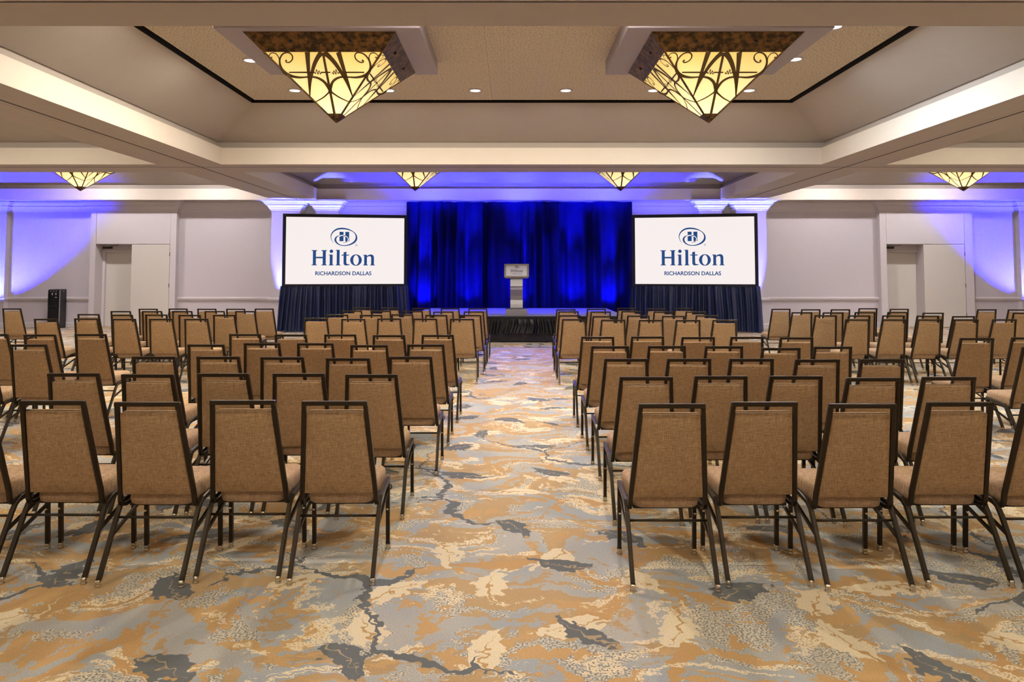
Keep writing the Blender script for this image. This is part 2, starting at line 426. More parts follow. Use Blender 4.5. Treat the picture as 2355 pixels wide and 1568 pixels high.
def doorway(n, x0, x1, ox0, ox1, split, label):
    """surround, header and an opening whose left half steps back to a deeper door"""
    yf = W - SUR; zt = 2.40
    o = tag(empty('door_%d' % n, ((x0 + x1) / 2, yf, 0)), label, kind='structure')
    def dp(mb, name, mat, par=o, **kw):
        q = mb.obj(name, mat, **kw); q.parent = par
        q.matrix_parent_inverse = Matrix.Translation((-(x0 + x1) / 2, -yf, 0)); return q
    dp(MB().box(x0, ox0, yf, W + 0.6, 0, ZS), 'casing', 'trim_paint')
    dp(MB().box(ox1, x1, yf, W + 0.6, 0, ZS), 'casing', 'trim_paint')
    dp(MB().box(ox0 + 0.008, ox1 - 0.008, yf + 0.004, W + 0.6, zt, ZS), 'header_panel', 'trim_paint')
    dp(MB().box(ox0, ox1, yf + 0.03, W + 0.6, zt + 0.002, ZS), 'header_core', 'trim_paint')
    lf = dp(MB().box(split, ox1 - 0.012, yf + 0.006, yf + 0.055, 0.01, zt - 0.012), 'door_leaf', 'door_paint', bevel=0.003, seg=1)
    for z in (0.30, 1.15, 2.05):
        h = dp(MB().box(ox1 - 0.016, ox1 - 0.004, yf - 0.006, yf + 0.012, z, z + 0.11), 'hinge', 'closer_bronze')
    yi = yf + 0.42
    dp(MB().box(split + 0.03, split + 0.06, yf + 0.055, yi + 0.1, 0, zt), 'pocket_wall', 'trim_paint')
    dp(MB().box(ox0, split + 0.06, yi + 0.05, yi + 0.09, 0, zt), 'inner_door', 'door_paint')
    dp(MB().box(ox0, split + 0.03, yi - 0.03, yi + 0.05, 2.17, zt), 'inner_header', 'trim_paint')
    dp(MB().box(ox0, ox0 + 0.07, yi - 0.03, yi + 0.05, 0, 2.17), 'inner_jamb', 'trim_paint')
    cl = dp(MB().box(ox0 + 0.08, ox0 + 0.34, yf + 0.22, yf + 0.29, 2.27, 2.33), 'door_closer', 'closer_bronze', bevel=0.008)
    dp(MB().tube([(ox0 + 0.28, yf + 0.25, 2.345), (ox0 + 0.55, yf + 0.20, 2.375)], 0.022, 0.012, (0, 1, 0)), 'closer_arm', 'closer_bronze')
    return o
doorway(1, DL[0], DL[1], -12.02, -9.87, -10.98, 'pale recessed double doorway beside the water dispenser')
doorway(2, DR[0], DR[1], 10.80, 13.06, 11.87, 'pale recessed double doorway right of the right-hand screen')

# ---------------------------------------------------------------- ceiling lights
dl_trim = MB().lathe([(0.085, -0.014), (0.112, -0.016), (0.118, -0.006), (0.118, 0.02), (0.085, 0.02)], 20, caps=False)
dl_trim_me = dl_trim.mesh('trim_ring', 'trim_paint', smooth=True)
dl_disc_me = MB().lathe([(0.084, -0.010), (0.084, 0.0)], 20).mesh('lens', 'downlight_glow')
def downlight(x, y, label, power=DOWN_W, cat='downlight', tint=WARM):
    o = tag(empty('recessed_downlight', (x, y, ZC)), label, cat, 'recessed downlights in the coffers')
    inst('trim_ring', dl_trim_me, o); inst('lens', dl_disc_me, o)
    ld = bpy.data.lights.new('downlight_lamp', 'AREA'); ld.shape = 'DISK'; ld.size = 0.16
    ld.energy = power; ld.color = tint; ld.spread = math.radians(180)
    lo = bpy.data.objects.new('downlight_lamp', ld); COL.objects.link(lo); lo.parent = o; lo.location = (0, 0, -0.012)
dls = [(-3.65, 12.27, 'leftmost in the far row of the near coffer'), (-2.07, 12.27, 'half hidden behind the left pendant in the near coffer'),
       (-0.62, 12.27, 'left of the pair midway between the near pendants'), (0.90, 12.27, 'right of the pair midway between the near pendants'),
       (2.37, 12.27, 'half hidden behind the right pendant in the near coffer'), (3.98, 12.27, 'rightmost in the far row of the near coffer'),
       (-3.77, 10.50, 'glinting beside the left edge of the left near pendant'), (4.05, 10.44, 'glinting beside the right edge of the right near pendant'),
       (4.0, 9.03, 'at the upper right corner of the right near pendant'),
       (-3.77, 8.6, 'above the left near pendant, behind the beam'), (-0.62, 7.6, 'left of centre, hidden behind the nearest beam'), (0.95, 7.6, 'right of centre, hidden behind the nearest beam')]
for x, y, t in dls: downlight(x, y, 'small round recessed downlight ' + t, DOWN_W * (0.66 if y > 12 else 2.0), tint=(0.86, 0.93, 1.0) if x > 3.9 and y < 12 else WARM)
NTH = ['first', 'second', 'third', 'fourth']
for (y0, y1), yy in zip(CY_, ('over the viewer', '', 'nearest the stage')):
    for ci, (x0, x1) in enumerate(CX_):
        if yy == '' and ci == 1: continue
        cxm, cym = (x0 + x1) / 2, (y0 + y1) / 2
        for i, dx in enumerate((-3.8, -0.7, 0.7, 3.8)):
            for j, dy in enumerate((-1.6, 1.6)):
                if yy == '' and i in (1, 2) and j == 0: continue
                if (ci == 0 and i < 2 and y0 > 0) or (ci == 2 and i > 1 and y0 > 0): continue
                lab = '%s recessed downlight from the left, %s line, %s coffer %s' % (NTH[i], ('nearer', 'farther')[j], ('left', 'centre', 'right')[ci], yy or 'in the middle')
                pw_ = DOWN_W * (0.75 if y0 < 0 else 1.6)
                if y0 > 14: pw_ = DOWN_W * ((0.05 if j else 0.22) if ci == 1 else 1.5)
                downlight(cxm + dx, cym + dy, lab, pw_, tint=COOL if y0 > 14 else WARM)

# pendant: inverted glass pyramid under a bronze band on a square plate
PW, PDROP, ZPL = 0.90, 0.905, 4.45
def strip(pts, n):
    """smooth a list of (u, v, width) with Catmull-Rom"""
    out = []
    P = [pts[0]] + list(pts) + [pts[-1]]
    for i in range(1, len(P) - 2):
        for k in range(n):
            t = k / n
            out.append(tuple(0.5 * (2 * P[i][c] + (P[i + 1][c] - P[i - 1][c]) * t + (2 * P[i - 1][c] - 5 * P[i][c] + 4 * P[i + 1][c] - P[i + 2][c]) * t * t
                                    + (3 * P[i][c] - P[i - 1][c] - 3 * P[i + 1][c] + P[i + 2][c]) * t ** 3) for c in range(3)))
    out.append(tuple(pts[-1])); return out
def ribbon(mb, pts, to3, depth=None):
    vs = []; n_ = len(pts)
    for i in range(n_):
        x, y, w_ = pts[i]
        x0, y0 = pts[max(i - 1, 0)][:2]; x1, y1 = pts[min(i + 1, n_ - 1)][:2]
        dx, dy = x1 - x0, y1 - y0; L = math.hypot(dx, dy) or 1.0
        ax, ay = -dy / L * w_ / 2, dx / L * w_ / 2
        vs += [to3(x + ax, y + ay), to3(x - ax, y - ay)]
    mb.add(vs, [(2 * i, 2 * i + 1, 2 * i + 3, 2 * i + 2) for i in range(n_ - 1)])
FH = math.hypot(PW, PDROP)
def face3(px, py, lift=0.006):
    """traced ornament coordinates -> the near face of the pyramid"""
    v = (py - 355.0) / 707.0; u = (px - 1150.0 - 125.0 * v) / 590.0
    t = 0.207 + v * 0.793                       # 0 at the plate, 1 at the tip
    hw = PW * 0.793
    nrm = Vector((0, -PDROP, -PW)).normalized() * lift
    return (u * hw + nrm.x, -PW * (1 - t) + nrm.y, -PDROP * t + nrm.z)
def mirror(q):    # mirror a traced point about the face's centre line
    v = (q[1] - 355.0) / 707.0; return (2 * (1150 + 125 * v) - q[0], q[1], q[2])
orn = []
orn.append([(1150, 360, 20), (1203, 660, 20), (1258, 966, 22)])
legL = [(1138, 358, 46), (1098, 405, 38), (1062, 470, 34), (1035, 550, 28), (1015, 640, 20), (1007, 720, 13), (1004, 795, 5)]
spikeL = [(995, 356, 46), (997, 450, 36), (1000, 560, 27), (1001, 680, 15), (1003, 795, 4)]
scroll = [(786, 432, 16), (772, 440, 7), (782, 452, 7), (812, 450, 8), (840, 425, 9), (843, 392, 9), (820, 366, 9), (785, 360, 9), (745, 376, 10), (718, 415, 12),
          (712, 460, 16), (728, 515, 22), (770, 560, 28), (830, 586, 22), (900, 597, 16), (965, 595, 12), (1030, 592, 14), (1095, 604, 18), (1155, 640, 22), (1193, 690, 24),
          (1208, 735, 16), (1180, 768, 11), (1130, 806, 9), (1062, 842, 6)]
small = [(640, 402, 13), (626, 410, 5), (612, 398, 5), (618, 376, 5), (645, 363, 5), (680, 372, 6), (704, 405, 6), (711, 440, 7)]
for q in (legL, spikeL, scroll, small): orn += [q, [mirror(k) for k in q]]
bar = [(800, 548, 9), (900, 548, 10), (1060, 548, 11)]
orn += [bar, [mirror(k) for k in bar], [(1125, 548, 9), (1178, 548, 9), (1222, 548, 9)]]
zig = [(1060, 548, 9), (1072, 560, 6), (1081, 518, 6), (1095, 568, 7), (1106, 530, 6), (1118, 566, 6), (1128, 548, 9)]
orn_z = [zig, [mirror(k) for k in zig]]
tr = MB()
for q in orn: ribbon(tr, [(k[0], k[1], k[2] * 1.05 + 4) for k in strip(q, 6)], face3)
for q in orn_z: ribbon(tr, [(k[0], k[1], k[2] * 1.2) for k in strip(q, 4)], face3)
tracery_me = tr.mesh('tracery', 'tracery_bronze')
def face_quad(t0, t1, inset=0.0):
    a0, a1 = PW * (1 - t0) - inset, PW * (1 - t1) - inset
    return [(-a0, -PW * (1 - t0), -PDROP * t0), (a0, -PW * (1 - t0), -PDROP * t0), (a1, -PW * (1 - t1), -PDROP * t1), (-a1, -PW * (1 - t1), -PDROP * t1)]
def slab(q, th):
    nrm = Vector((0, PDROP, PW)).normalized() * th
    return MB().hexa([tuple(Vector(k)) for k in q], [tuple(Vector(k) + nrm) for k in q])
glass_me = slab(face_quad(0.20, 0.90), 0.006).mesh('glass_panel', 'amber_glass')
bq = [tuple(Vector(k) + Vector((0, -PDROP, -PW)).normalized() * 0.006) for k in face_quad(0.0, 0.207, -0.006)]
band_me = slab(bq, 0.012).mesh('metal_band', 'aged_bronze')
tq = [tuple(Vector(k) + Vector((0, -PDROP, -PW)).normalized() * 0.008) for k in face_quad(0.893, 1.0, -0.008)]
cap_me = slab(tq, 0.008).mesh('tip_cap', 'aged_bronze')
e0, e1 = Vector((-PW, -PW, 0)), Vector((0, 0, -PDROP))
edge_me = MB().tube([e0 + (e1 - e0) * 0.2, e0 + (e1 - e0) * 0.9], 0.022, 0.014, (1, -1, 0)).mesh('corner_rib', 'aged_bronze')
bolt_me = MB().lathe([(0.020, -0.02), (0.020, 0.012), (0.010, 0.020)], 8).mesh('bolt', 'black_plastic')
plate_me = MB().box(-1.21, 1.21, -1.03, 1.03, 0, ZC - ZPL + 0.002).mesh('mounting_plate', 'plate_bluelit', bevel=0.004, seg=1)
def pendant(x, y, label):
    o = tag(empty('pendant_light', (x, y, ZPL)), label, 'pendant light', 'pyramid pendant lights in the coffers')
    inst('mounting_plate', plate_me, o)
    for k in range(4):
        r = k * math.pi / 2
        b = inst('metal_band', band_me, o, rz=r)
        for u in (-0.36, 0.36):
            bo = inst('bolt', bolt_me, b); bo.location = (u, -PW * 0.9 - 0.008, -PDROP * 0.10 - 0.004); bo.rotation_euler = (math.radians(135), 0, 0)
        g = inst('glass_panel', glass_me, o, rz=r); inst('tracery', tracery_me, g)
        inst('corner_rib', edge_me, o, rz=r); inst('tip_cap', cap_me, o, rz=r)
    return o
pn = 'amber glass inverted pyramid pendant light, '
for x, y, t in [(-2.29, 9.53, 'left of the two nearest'), (2.56, 9.53, 'right of the two nearest'),
                (-2.336, 17.7, 'above the left edge of the stage curtain'), (2.607, 17.7, 'above the right edge of the stage curtain'),
                (-10.385, 17.7, 'above the left doorway'), (10.854, 17.7, 'above the right doorway'),
                (-2.29, 0.7, 'left one over the viewer'), (2.56, 0.7, 'right one over the viewer'),
                (-10.385, 9.53, 'in the coffer left of the near pair'), (10.854, 9.53, 'in the coffer right of the near pair'),
                (-10.385, 0.7, 'in the left coffer level with the viewer'), (10.854, 0.7, 'in the right coffer level with the viewer')]:
    pendant(x, y, pn + t)

# ---------------------------------------------------------------- blue stage lights, with unseen fill spots
def blue_spot(name, loc, aim, power, cone, blend=0.6, size=0.08, col=BLUE):
    ld = bpy.data.lights.new(name, 'SPOT'); ld.energy = power; ld.color = col
    ld.spot_size = math.radians(cone); ld.spot_blend = blend; ld.shadow_soft_size = size
    o = bpy.data.objects.new(name, ld); COL.objects.link(o); o.location = loc
    o.rotation_euler = (Vector(aim) - Vector(loc)).to_track_quat('-Z', 'Y').to_euler(); return o
par_me = MB().lathe([(0.10, 0.0), (0.10, 0.05), (0.085, 0.06), (0.085, 0.20), (0.095, 0.21), (0.095, 0.235)], 16).mesh('can', 'black_plastic')
par_lens = MB().lathe([(0.085, 0.236), (0.085, 0.240)], 16).mesh('lens', 'silver')
def par_can(x, y, aim, power, cone, label, col=BLUE):
    o = tag(empty('uplight_can', (x, y, 0)), label, 'uplight', 'blue uplights along the stage end')
    inst('can', par_me, o); inst('lens', par_lens, o)
    blue_spot('uplight_lamp', (x, y, 0.27), aim, power, cone, col=col)
CAP_BLUE = (0.08, 0.10, 1.0)
for x, pw, cone, t in ((-6.43, 8000, 30, 'left of the pair behind the left-hand screen'), (-5.28, 6500, 26, 'right of the pair behind the left-hand screen'),
                       (5.62, 6500, 26, 'left of the pair behind the right-hand screen'), (6.80, 8000, 30, 'right of the pair behind the right-hand screen')):
    par_can(x, W - CP - 0.16, (x, W - CP + 0.15, 3.6), pw, cone, 'black uplight can on the floor, ' + t, CAP_BLUE)
par_can(-15.0, W - SUR - 0.8, (-14.2, W - 0.05, 2.8), 9000, 70, 'black uplight can at the foot of the far left pilaster')
par_can(15.05, W - SUR - 0.8, (14.35, W - 0.05, 2.8), 9000, 70, 'black uplight can at the foot of the far right pilaster')
for x, pw in ((-2.5, 3000), (-1.2, 2600), (0.22, 2200), (1.72, 3000), (2.75, 2600)):
    blue_spot('curtain_uplight', (x, 20.42, 0.61), (x, 20.98, 1.05), pw * 0.14, 60, 0.95)
    blue_spot('curtain_uplight', (x, 20.55, 0.61), (x, 20.98, 3.2), pw * 2.0, 24, 0.95)
for x in (-2.2, 0.2, 2.5):
    blue_spot('tray_fill', (x, 19.75, 3.3), (x, 20.3, 4.5), 900, 140, 0.8)  # added fill without a fixture, turns the far tray and fascia blue
for x in (-4.1, 4.45):
    blue_spot('corner_fill', (x, 20.75, 0.9), (x, 21.35, 3.5), 1100, 60, 0.8)  # added fill without a fixture, tints the wall behind the screens blue
blue_spot('stage_fill', (-1.5, 19.6, 4.3), (-1.0, 20.0, 0.6), 1600, 80, 0.9)  # added overhead pair without fixtures, tints the stage deck blue
blue_spot('stage_fill', (1.8, 19.6, 4.3), (1.2, 20.0, 0.6), 1600, 80, 0.9)
blue_spot('aisle_spill_fill', (0.2, 18.6, 4.3), (0.1, 12.0, 0.0), 2600, 60, 0.9)  # added spot standing in for blue spill on the aisle carpet
for x, pw in ((0.05, 450), (0.245, 900)):
    blue_spot('pin_spot', (x, 9.6, 4.6), (x, 9.42, 0), pw, 2.1, 0.2, 0.01)

# ---------------------------------------------------------------- lettering and emblem (coordinates in traced units, y down)
def emblem():
    mb = MB()
    to3 = lambda x, y: ((x - 1065) / 1000.0, -0.0, (810 - y) / 1000.0)
    def poly(pts): mb.add([to3(*q) for q in pts], [tuple(range(len(pts)))])
    def ring(cx, cy, rx, ry, ix, iy, n=40):
        vs = []
        for k in range(n):
            c, s_ = math.cos(k * 2 * math.pi / n), math.sin(k * 2 * math.pi / n)
            vs += [to3(cx + rx * c, cy + ry * s_), to3(cx + ix * c, cy + iy * s_)]
        mb.add(vs, [(2 * k, 2 * k + 1, (2 * k + 3) % (2 * n), (2 * k + 2) % (2 * n)) for k in range(n)])
    R = lambda x0, y0, x1, y1: poly([(x0, y0), (x1, y0), (x1, y1), (x0, y1)])
    # H i l t o n
    R(195, 772, 338, 797); R(460, 772, 603, 797); R(228, 797, 310, 1175); R(493, 797, 577, 1175); R(195, 1175, 338, 1197); R(460, 1175, 603, 1197); R(310, 958, 493, 1000)
    ring(727, 802, 48, 48, 0.5, 0.5, 24)
    poly([(660, 895), (762, 895), (762, 1172), (788, 1180), (788, 1197), (660, 1197), (660, 1180), (685, 1172), (685, 917), (660, 912)])
    poly([(848, 762), (952, 762), (952, 1172), (978, 1180), (978, 1197), (848, 1197), (848, 1180), (874, 1172), (874, 785), (848, 780)])
    poly([(1060, 830), (1138, 812), (1138, 895), (1208, 895), (1208, 922), (1138, 922), (1138, 1110), (1146, 1148), (1172, 1163), (1232, 1163), (1232, 1178), (1180, 1195), (1120, 1199), (1080, 1185), (1062, 1150), (1060, 1100), (1060, 922), (1005, 922), (1005, 895), (1060, 895)])
    ring(1402, 1047, 160, 160, 75, 138)
    poly([(1600, 897), (1703, 897), (1703, 1172), (1730, 1181), (1730, 1197), (1600, 1197), (1600, 1181), (1627, 1172), (1627, 920), (1600, 915)])
    poly([(1703, 935), (1740, 905), (1780, 890), (1830, 888), (1870, 905), (1893, 945), (1898, 1000), (1898, 1172), (1925, 1181), (1925, 1197), (1793, 1197), (1793, 1181), (1820, 1172), (1820, 985), (1812, 955), (1790, 938), (1755, 938), (1703, 965)])
    # emblem: ring swirl and twin bars
    out = [(790, 575, 3), (745, 515, 10), (714, 440, 15), (712, 370, 22), (737, 300, 28), (795, 232, 36), (880, 183, 42), (980, 164, 44), (1080, 168, 40), (1180, 188, 34), (1280, 230, 22), (1352, 283, 22),
           (1396, 350, 34), (1408, 420, 46), (1390, 490, 54), (1340, 550, 48), (1260, 600, 38), (1170, 631, 28), (1080, 642, 22), (990, 633, 22), (920, 604, 28), (862, 555, 40), (830, 490, 50), (842, 430, 42), (876, 390, 28), (920, 366, 14), (942, 358, 10)]
    ribbon(mb, strip(out, 5), to3)
    # bars, split where the pale inner stroke crosses them
    poly([(942, 257), (1052, 257), (1052, 345), (1000, 345), (942, 352)])
    poly([(942, 395), (980, 376), (1052, 368), (1052, 520), (942, 520)])
    poly([(1052, 350), (1100, 362), (1100, 386), (1052, 372)])
    poly([(1100, 257), (1207, 257), (1207, 520), (1182, 520), (1194, 480), (1190, 440), (1165, 400), (1100, 358)])
    poly([(1100, 384), (1145, 408), (1170, 440), (1172, 475), (1150, 520), (1100, 520)])
    ribbon(mb, strip([(1160, 508, 26), (1132, 535, 20), (1095, 552, 12), (1032, 560, 3)], 5), to3)
    ring(1407, 627, 27, 27, 22, 22, 20)
    R(1397, 614, 1402, 641); R(1402, 614, 1415, 619); R(1402, 627, 1415, 631); R(1413, 617, 1418, 629); poly([(1406, 631), (1411, 631), (1419, 641), (1413, 641)])
    return mb
def text_mesh(body, x0, x1, ytop, ybot):
    cu = bpy.data.curves.new('lettering', 'FONT'); cu.body = body; cu.align_x = 'LEFT'; cu.offset = 0.026; cu.resolution_u = 4
    ob = bpy.data.objects.new('lettering', cu); COL.objects.link(ob)
    dg = bpy.context.evaluated_depsgraph_get(); me = ob.evaluated_get(dg).to_mesh()
    vs = [v.co.copy() for v in me.vertices]; fs = [tuple(p_.vertices) for p_ in me.polygons]
    bpy.data.objects.remove(ob); bpy.data.curves.remove(cu)
    a0, a1 = min(v.x for v in vs), max(v.x for v in vs); b0, b1 = min(v.y for v in vs), max(v.y for v in vs)
    mb = MB()
    mb.add([(((x0 + (v.x - a0) / (a1 - a0) * (x1 - x0)) - 1065) / 1000.0, 0, (810 - (ybot - (v.y - b0) / (b1 - b0) * (ybot - ytop))) / 1000.0) for v in vs], fs)
    return mb
EMB = emblem(); TXT = text_mesh('RICHARDSON DALLAS', 297, 1832, 1362, 1474)
def placed(mb, sc, dx, dz, y):
    q = MB(); q.v = [(v[0] * sc + dx, y, v[2] * sc + dz) for v in mb.v]; q.f = list(mb.f); return q

# ---------------------------------------------------------------- pleated cloth
def cloth(length, z0, z1, pleat, amp, rnd, flare=0.0, nz=8, gather=0.0, bulge=None):
    """hanging cloth along +x, pleats along y; returns a double-sided sheet"""
    n_ = max(24, int(length / pleat * 8)); xs_ = [length * i / n_ for i in range(n_ + 1)]
    ph = [rnd.uniform(0, 6.28) for _ in range(8)]; fr = [2 * math.pi / pleat * q for q in (1.0, 0.63, 1.47, 0.27, 0.11)]
    vs = []; fs = []
    for j in range(nz + 1):
        t = j / nz; z = z1 + (z0 - z1) * t
        g = (1 - gather) + gather * min(1, t * 3.0)
        for x in xs_:
            xx = x + 0.12 * pleat * math.sin(2.2 * t + ph[5] + x * 3.1)
            o = (math.sin(fr[0] * xx + ph[0] + 0.9 * math.sin(fr[3] * xx + ph[6])) + 0.45 * math.sin(fr[1] * xx + ph[1]) + 0.3 * math.sin(fr[2] * xx + ph[2] + t) + 0.8 * math.sin(fr[4] * xx + ph[4]))
            y = amp * g * o - flare * t
            vs.append((x, y, z))
    m = n_ + 1
    for j in range(nz):
        for i in range(n_): fs.append((j * m + i, j * m + i + 1, (j + 1) * m + i + 1, (j + 1) * m + i))
    return MB().add(vs, fs)

# ---------------------------------------------------------------- stage
YS0, YS1, ZST, SX0, SX1 = 16.95, 20.74, 0.585, -2.35, 2.62
st = tag(empty('stage_platform', ((SX0 + SX1) / 2, YS0, 0)), 'low black-skirted stage platform at the end of the centre aisle', 'stage')
ox, oy = (SX0 + SX1) / 2, YS0
nd = 2
for k in range(nd):
    for j in range(2):
        xa, xb = SX0 + (SX1 - SX0) * k / nd, SX0 + (SX1 - SX0) * (k + 1) / nd
        ya, yb = YS0 + (YS1 - YS0) * j / 2, YS0 + (YS1 - YS0) * (j + 1) / 2
        MB().box(xa - ox + 0.002, xb - ox - 0.002, ya - oy + 0.002, yb - oy - 0.002, ZST - 0.04, ZST).obj('deck_panel', 'stage_deck', st)
MB().box(SX0 - ox, SX1 - ox, -0.012, 0.0, ZST - 0.065, ZST + 0.002).obj('edge_band', 'stage_cloth', st)
rnd = random.Random(3)
L = SX1 - SX0
# lower cloth
lo_ = cloth(L, 0.02, ZST - 0.05, 0.6, 0.010, rnd, 0.02)
lo_.v = [(v[0] + SX0 - ox, v[1] - 0.03, v[2]) for v in lo_.v]; lo_.obj('under_skirt', 'stage_cloth', st, smooth=True)
va = cloth(L, 0.20, ZST - 0.055, 0.15, 0.032, rnd, 0.02, 12, 0.5)
rr = random.Random(5); ph2 = [rr.uniform(0, 6.28) for _ in range(6)]
va.v = [(v[0] + SX0 - ox + 0.03 * math.sin(9 * v[2] + 2.3 * v[0] + ph2[1]), v[1] - 0.095 - 0.012 * math.sin(14 * v[2] + 7.7 * v[0] + ph2[2]) * (0.6 - v[2]) * 2,
         v[2] + 0.012 * math.sin(4.2 * v[0] + ph2[0]) * (0.53 - v[2]) / 0.3) for v in va.v]
va.obj('gathered_valance', 'stage_cloth', st, smooth=True)
for sx in (SX0 - ox, SX1 - ox):
    q = cloth(YS1 - YS0, 0.02, ZST - 0.02, 0.2, 0.015, rnd, 0.0)
    q.v = [(sx + (v[1] - 0.03) * (1 if sx < 0 else -1), v[0], v[2]) for v in q.v]; q.obj('side_skirt', 'stage_cloth', st, smooth=True)

# curtain: pipe-and-drape panels hung side by side
YC, CXA, CXB = 21.16, -3.03, 3.38
cu_ = tag(empty('stage_curtain', (0, YC, 0)), 'tall pleated blue stage curtain hung behind the lectern', 'curtain')
npan = 6; rnd = random.Random(11)
for k in range(npan):
    xa = CXA + (CXB - CXA) * k / npan; wd = (CXB - CXA) / npan
    q = cloth(wd + 0.05, 0.03, 3.60, 0.30 + 0.07 * (k % 3), 0.105, rnd, 0.05, 14, 0.6)
    q.v = [(v[0] + xa, v[1] - 0.02 * (k % 2), v[2]) for v in q.v]; q.obj('drape_panel', 'curtain_cloth', cu_, smooth=True)
MB().tube([(CXA - 0.05, 0.20, 3.60), (CXB + 0.05, 0.20, 3.60)], 0.04, 0.04, (0, 1, 0), 10).obj('drape_pipe', 'steel', cu_)
for x in (CXA - 0.02, CXB + 0.02):
    MB().tube([(x, 0.26, 0.0), (x, 0.26, 3.62)], 0.05, 0.05, (1, 0, 0), 10).obj('upright_pole', 'steel', cu_)

# ---------------------------------------------------------------- projection screens
def screen(cx, cy, rz, label, seed, lx):
    """cx, cy: middle of the screen plane on the floor"""
    o = tag(empty('projection_screen', (cx, cy, 0), rz), label, 'projection screen', 'projection screens flanking the stage')
    hw, z0, z1 = 1.565, 1.27, 3.07; b = 0.085
    sf = MB().box(-hw, hw, -0.004, 0.004, z0, z1).obj('screen_surface', 'screen_glow', o)
    sc = 1000.0 / 12.06 * 0.01165
    placed(EMB, sc, lx, 1.27 + 0.895 + (575.5 - 510 - 810 / 12.06) * 0.01165, -0.007).obj('emblem_and_name', 'logo_glow', sf)
    placed(TXT, sc, lx, 1.27 + 0.895 + (575.5 - 510 - 810 / 12.06) * 0.01165, -0.007).obj('place_name', 'logo_glow', sf)
    for nm, q in (('border_top', (-hw - b, hw + b, -0.03, 0.03, z1, z1 + b)), ('border_bottom', (-hw - b, hw + b, -0.03, 0.03, z0 - b * 0.8, z0)),
                  ('border_side', (-hw - b, -hw, -0.03, 0.03, z0, z1)), ('border_side', (hw, hw + b, -0.03, 0.03, z0, z1))):
        MB().box(*q).obj(nm, 'screen_border', o, bevel=0.006)
    rd = random.Random(seed); full = 2 * (hw + b) + 0.04
    q = cloth(full, 0.03, z0 - 0.05, 0.15, 0.055, rd, 0.10, 10, 0.55)
    q.v = [(-full / 2 + v[0] * (1 + 0.0) + (v[0] / full - 0.5) * 0.10 * (1.2 - v[2]), v[1] - 0.02, v[2]) for v in q.v]
    q.obj('skirt', 'skirt_cloth', o, smooth=True)
    for sx in (-1, 1):
        q = cloth(0.45, 0.03, z0 - 0.05, 0.115, 0.02, rd, 0.0, 8, 0.5)
        q.v = [(sx * (full / 2 + 0.05 * (1.2 - v[2])) + v[1], v[0] - 0.05, v[2]) for v in q.v]; q.obj('skirt_return', 'skirt_cloth', o, smooth=True)
        MB().tube([(sx * (hw + 0.03), 0.08, 0), (sx * (hw + 0.03), 0.08, z1)], 0.04, 0.04, (1, 0, 0)).obj('leg', 'steel', o)
        MB().tube([(sx * (hw + 0.03), 0.42, 0.02), (sx * (hw + 0.03), -0.05, 0.02)], 0.04, 0.04, (1, 0, 0)).obj('foot', 'steel', o)
    return o
screen(-4.51, 20.02, math.radians(10.0), 'skirted projection screen left of the blue stage curtain', 21, -0.05)
screen(4.895, 19.90, math.radians(-10.5), 'skirted projection screen right of the blue stage curtain', 22, -0.045)

# ---------------------------------------------------------------- lectern
le = tag(empty('lectern', (0.10, 17.13, ZST + 0.003)), 'brushed metal lectern with a framed sign on the stage edge', 'lectern')
MB().box(-0.245, 0.245, -0.05, 0.40, 0, 0.15).obj('base', 'steel', le, bevel=0.006)
prof = [(0.02, 0.15), (0.005, 0.165), (0.0, 0.19), (0.035, 0.26), (0.055, 0.36), (0.05, 0.46), (0.025, 0.54), (0.01, 0.60), (0.012, 0.64), (0.045, 0.68), (0.065, 0.74), (0.075, 0.80), (0.085, 0.86)]
vs = []; 
for y, z in prof: vs += [(-0.142, y, z), (0.142, y, z)]
n_ = len(prof)
for y, z in prof: vs += [(-0.142, 0.24, z), (0.142, 0.24, z)]
fs = [(2 * i, 2 * i + 1, 2 * i + 3, 2 * i + 2) for i in range(n_ - 1)] + [(2 * n_ + 2 * i, 2 * n_ + 2 * i + 2, 2 * n_ + 2 * i + 3, 2 * n_ + 2 * i + 1) for i in range(n_ - 1)]
fs += [(2 * i, 2 * i + 2, 2 * n_ + 2 * i + 2, 2 * n_ + 2 * i) for i in range(n_ - 1)] + [(2 * i + 1, 2 * n_ + 2 * i + 1, 2 * n_ + 2 * i + 3, 2 * i + 3) for i in range(n_ - 1)]
fs += [(0, 2 * n_, 2 * n_ + 1, 1), (2 * n_ - 2, 2 * n_ - 1, 4 * n_ - 1, 4 * n_ - 2)]
MB().add(vs, fs).obj('column', 'steel', le, smooth=False)
hb = MB().hexa([(-0.27, 0.01, 0.86), (0.27, 0.01, 0.86), (0.27, 0.42, 0.90), (-0.27, 0.42, 0.90)], [(-0.27, 0.01, 1.19), (0.27, 0.01, 1.19), (0.27, 0.42, 1.08), (-0.27, 0.42, 1.08)]).obj('reading_desk', 'steel', le, bevel=0.006)
for q in ((-0.285, 0.285, 1.16, 1.195), (-0.285, 0.285, 0.885, 0.92), (-0.285, -0.24, 0.92, 1.16), (0.24, 0.285, 0.92, 1.16)):
    MB().box(q[0], q[1], -0.035, 0.012, q[2], q[3]).obj('sign_frame', 'sign_frame', le, bevel=0.004, seg=1)
sg = MB().box(-0.245, 0.245, -0.015, 0.012, 0.915, 1.165).obj('sign_panel', 'sign_board', le)
placed(EMB, 0.162, 0.005, 1.063, -0.017).obj('emblem_and_name', 'sign_ink', sg)
placed(TXT, 0.162, 0.005, 1.063, -0.017).obj('place_name', 'sign_ink', sg)

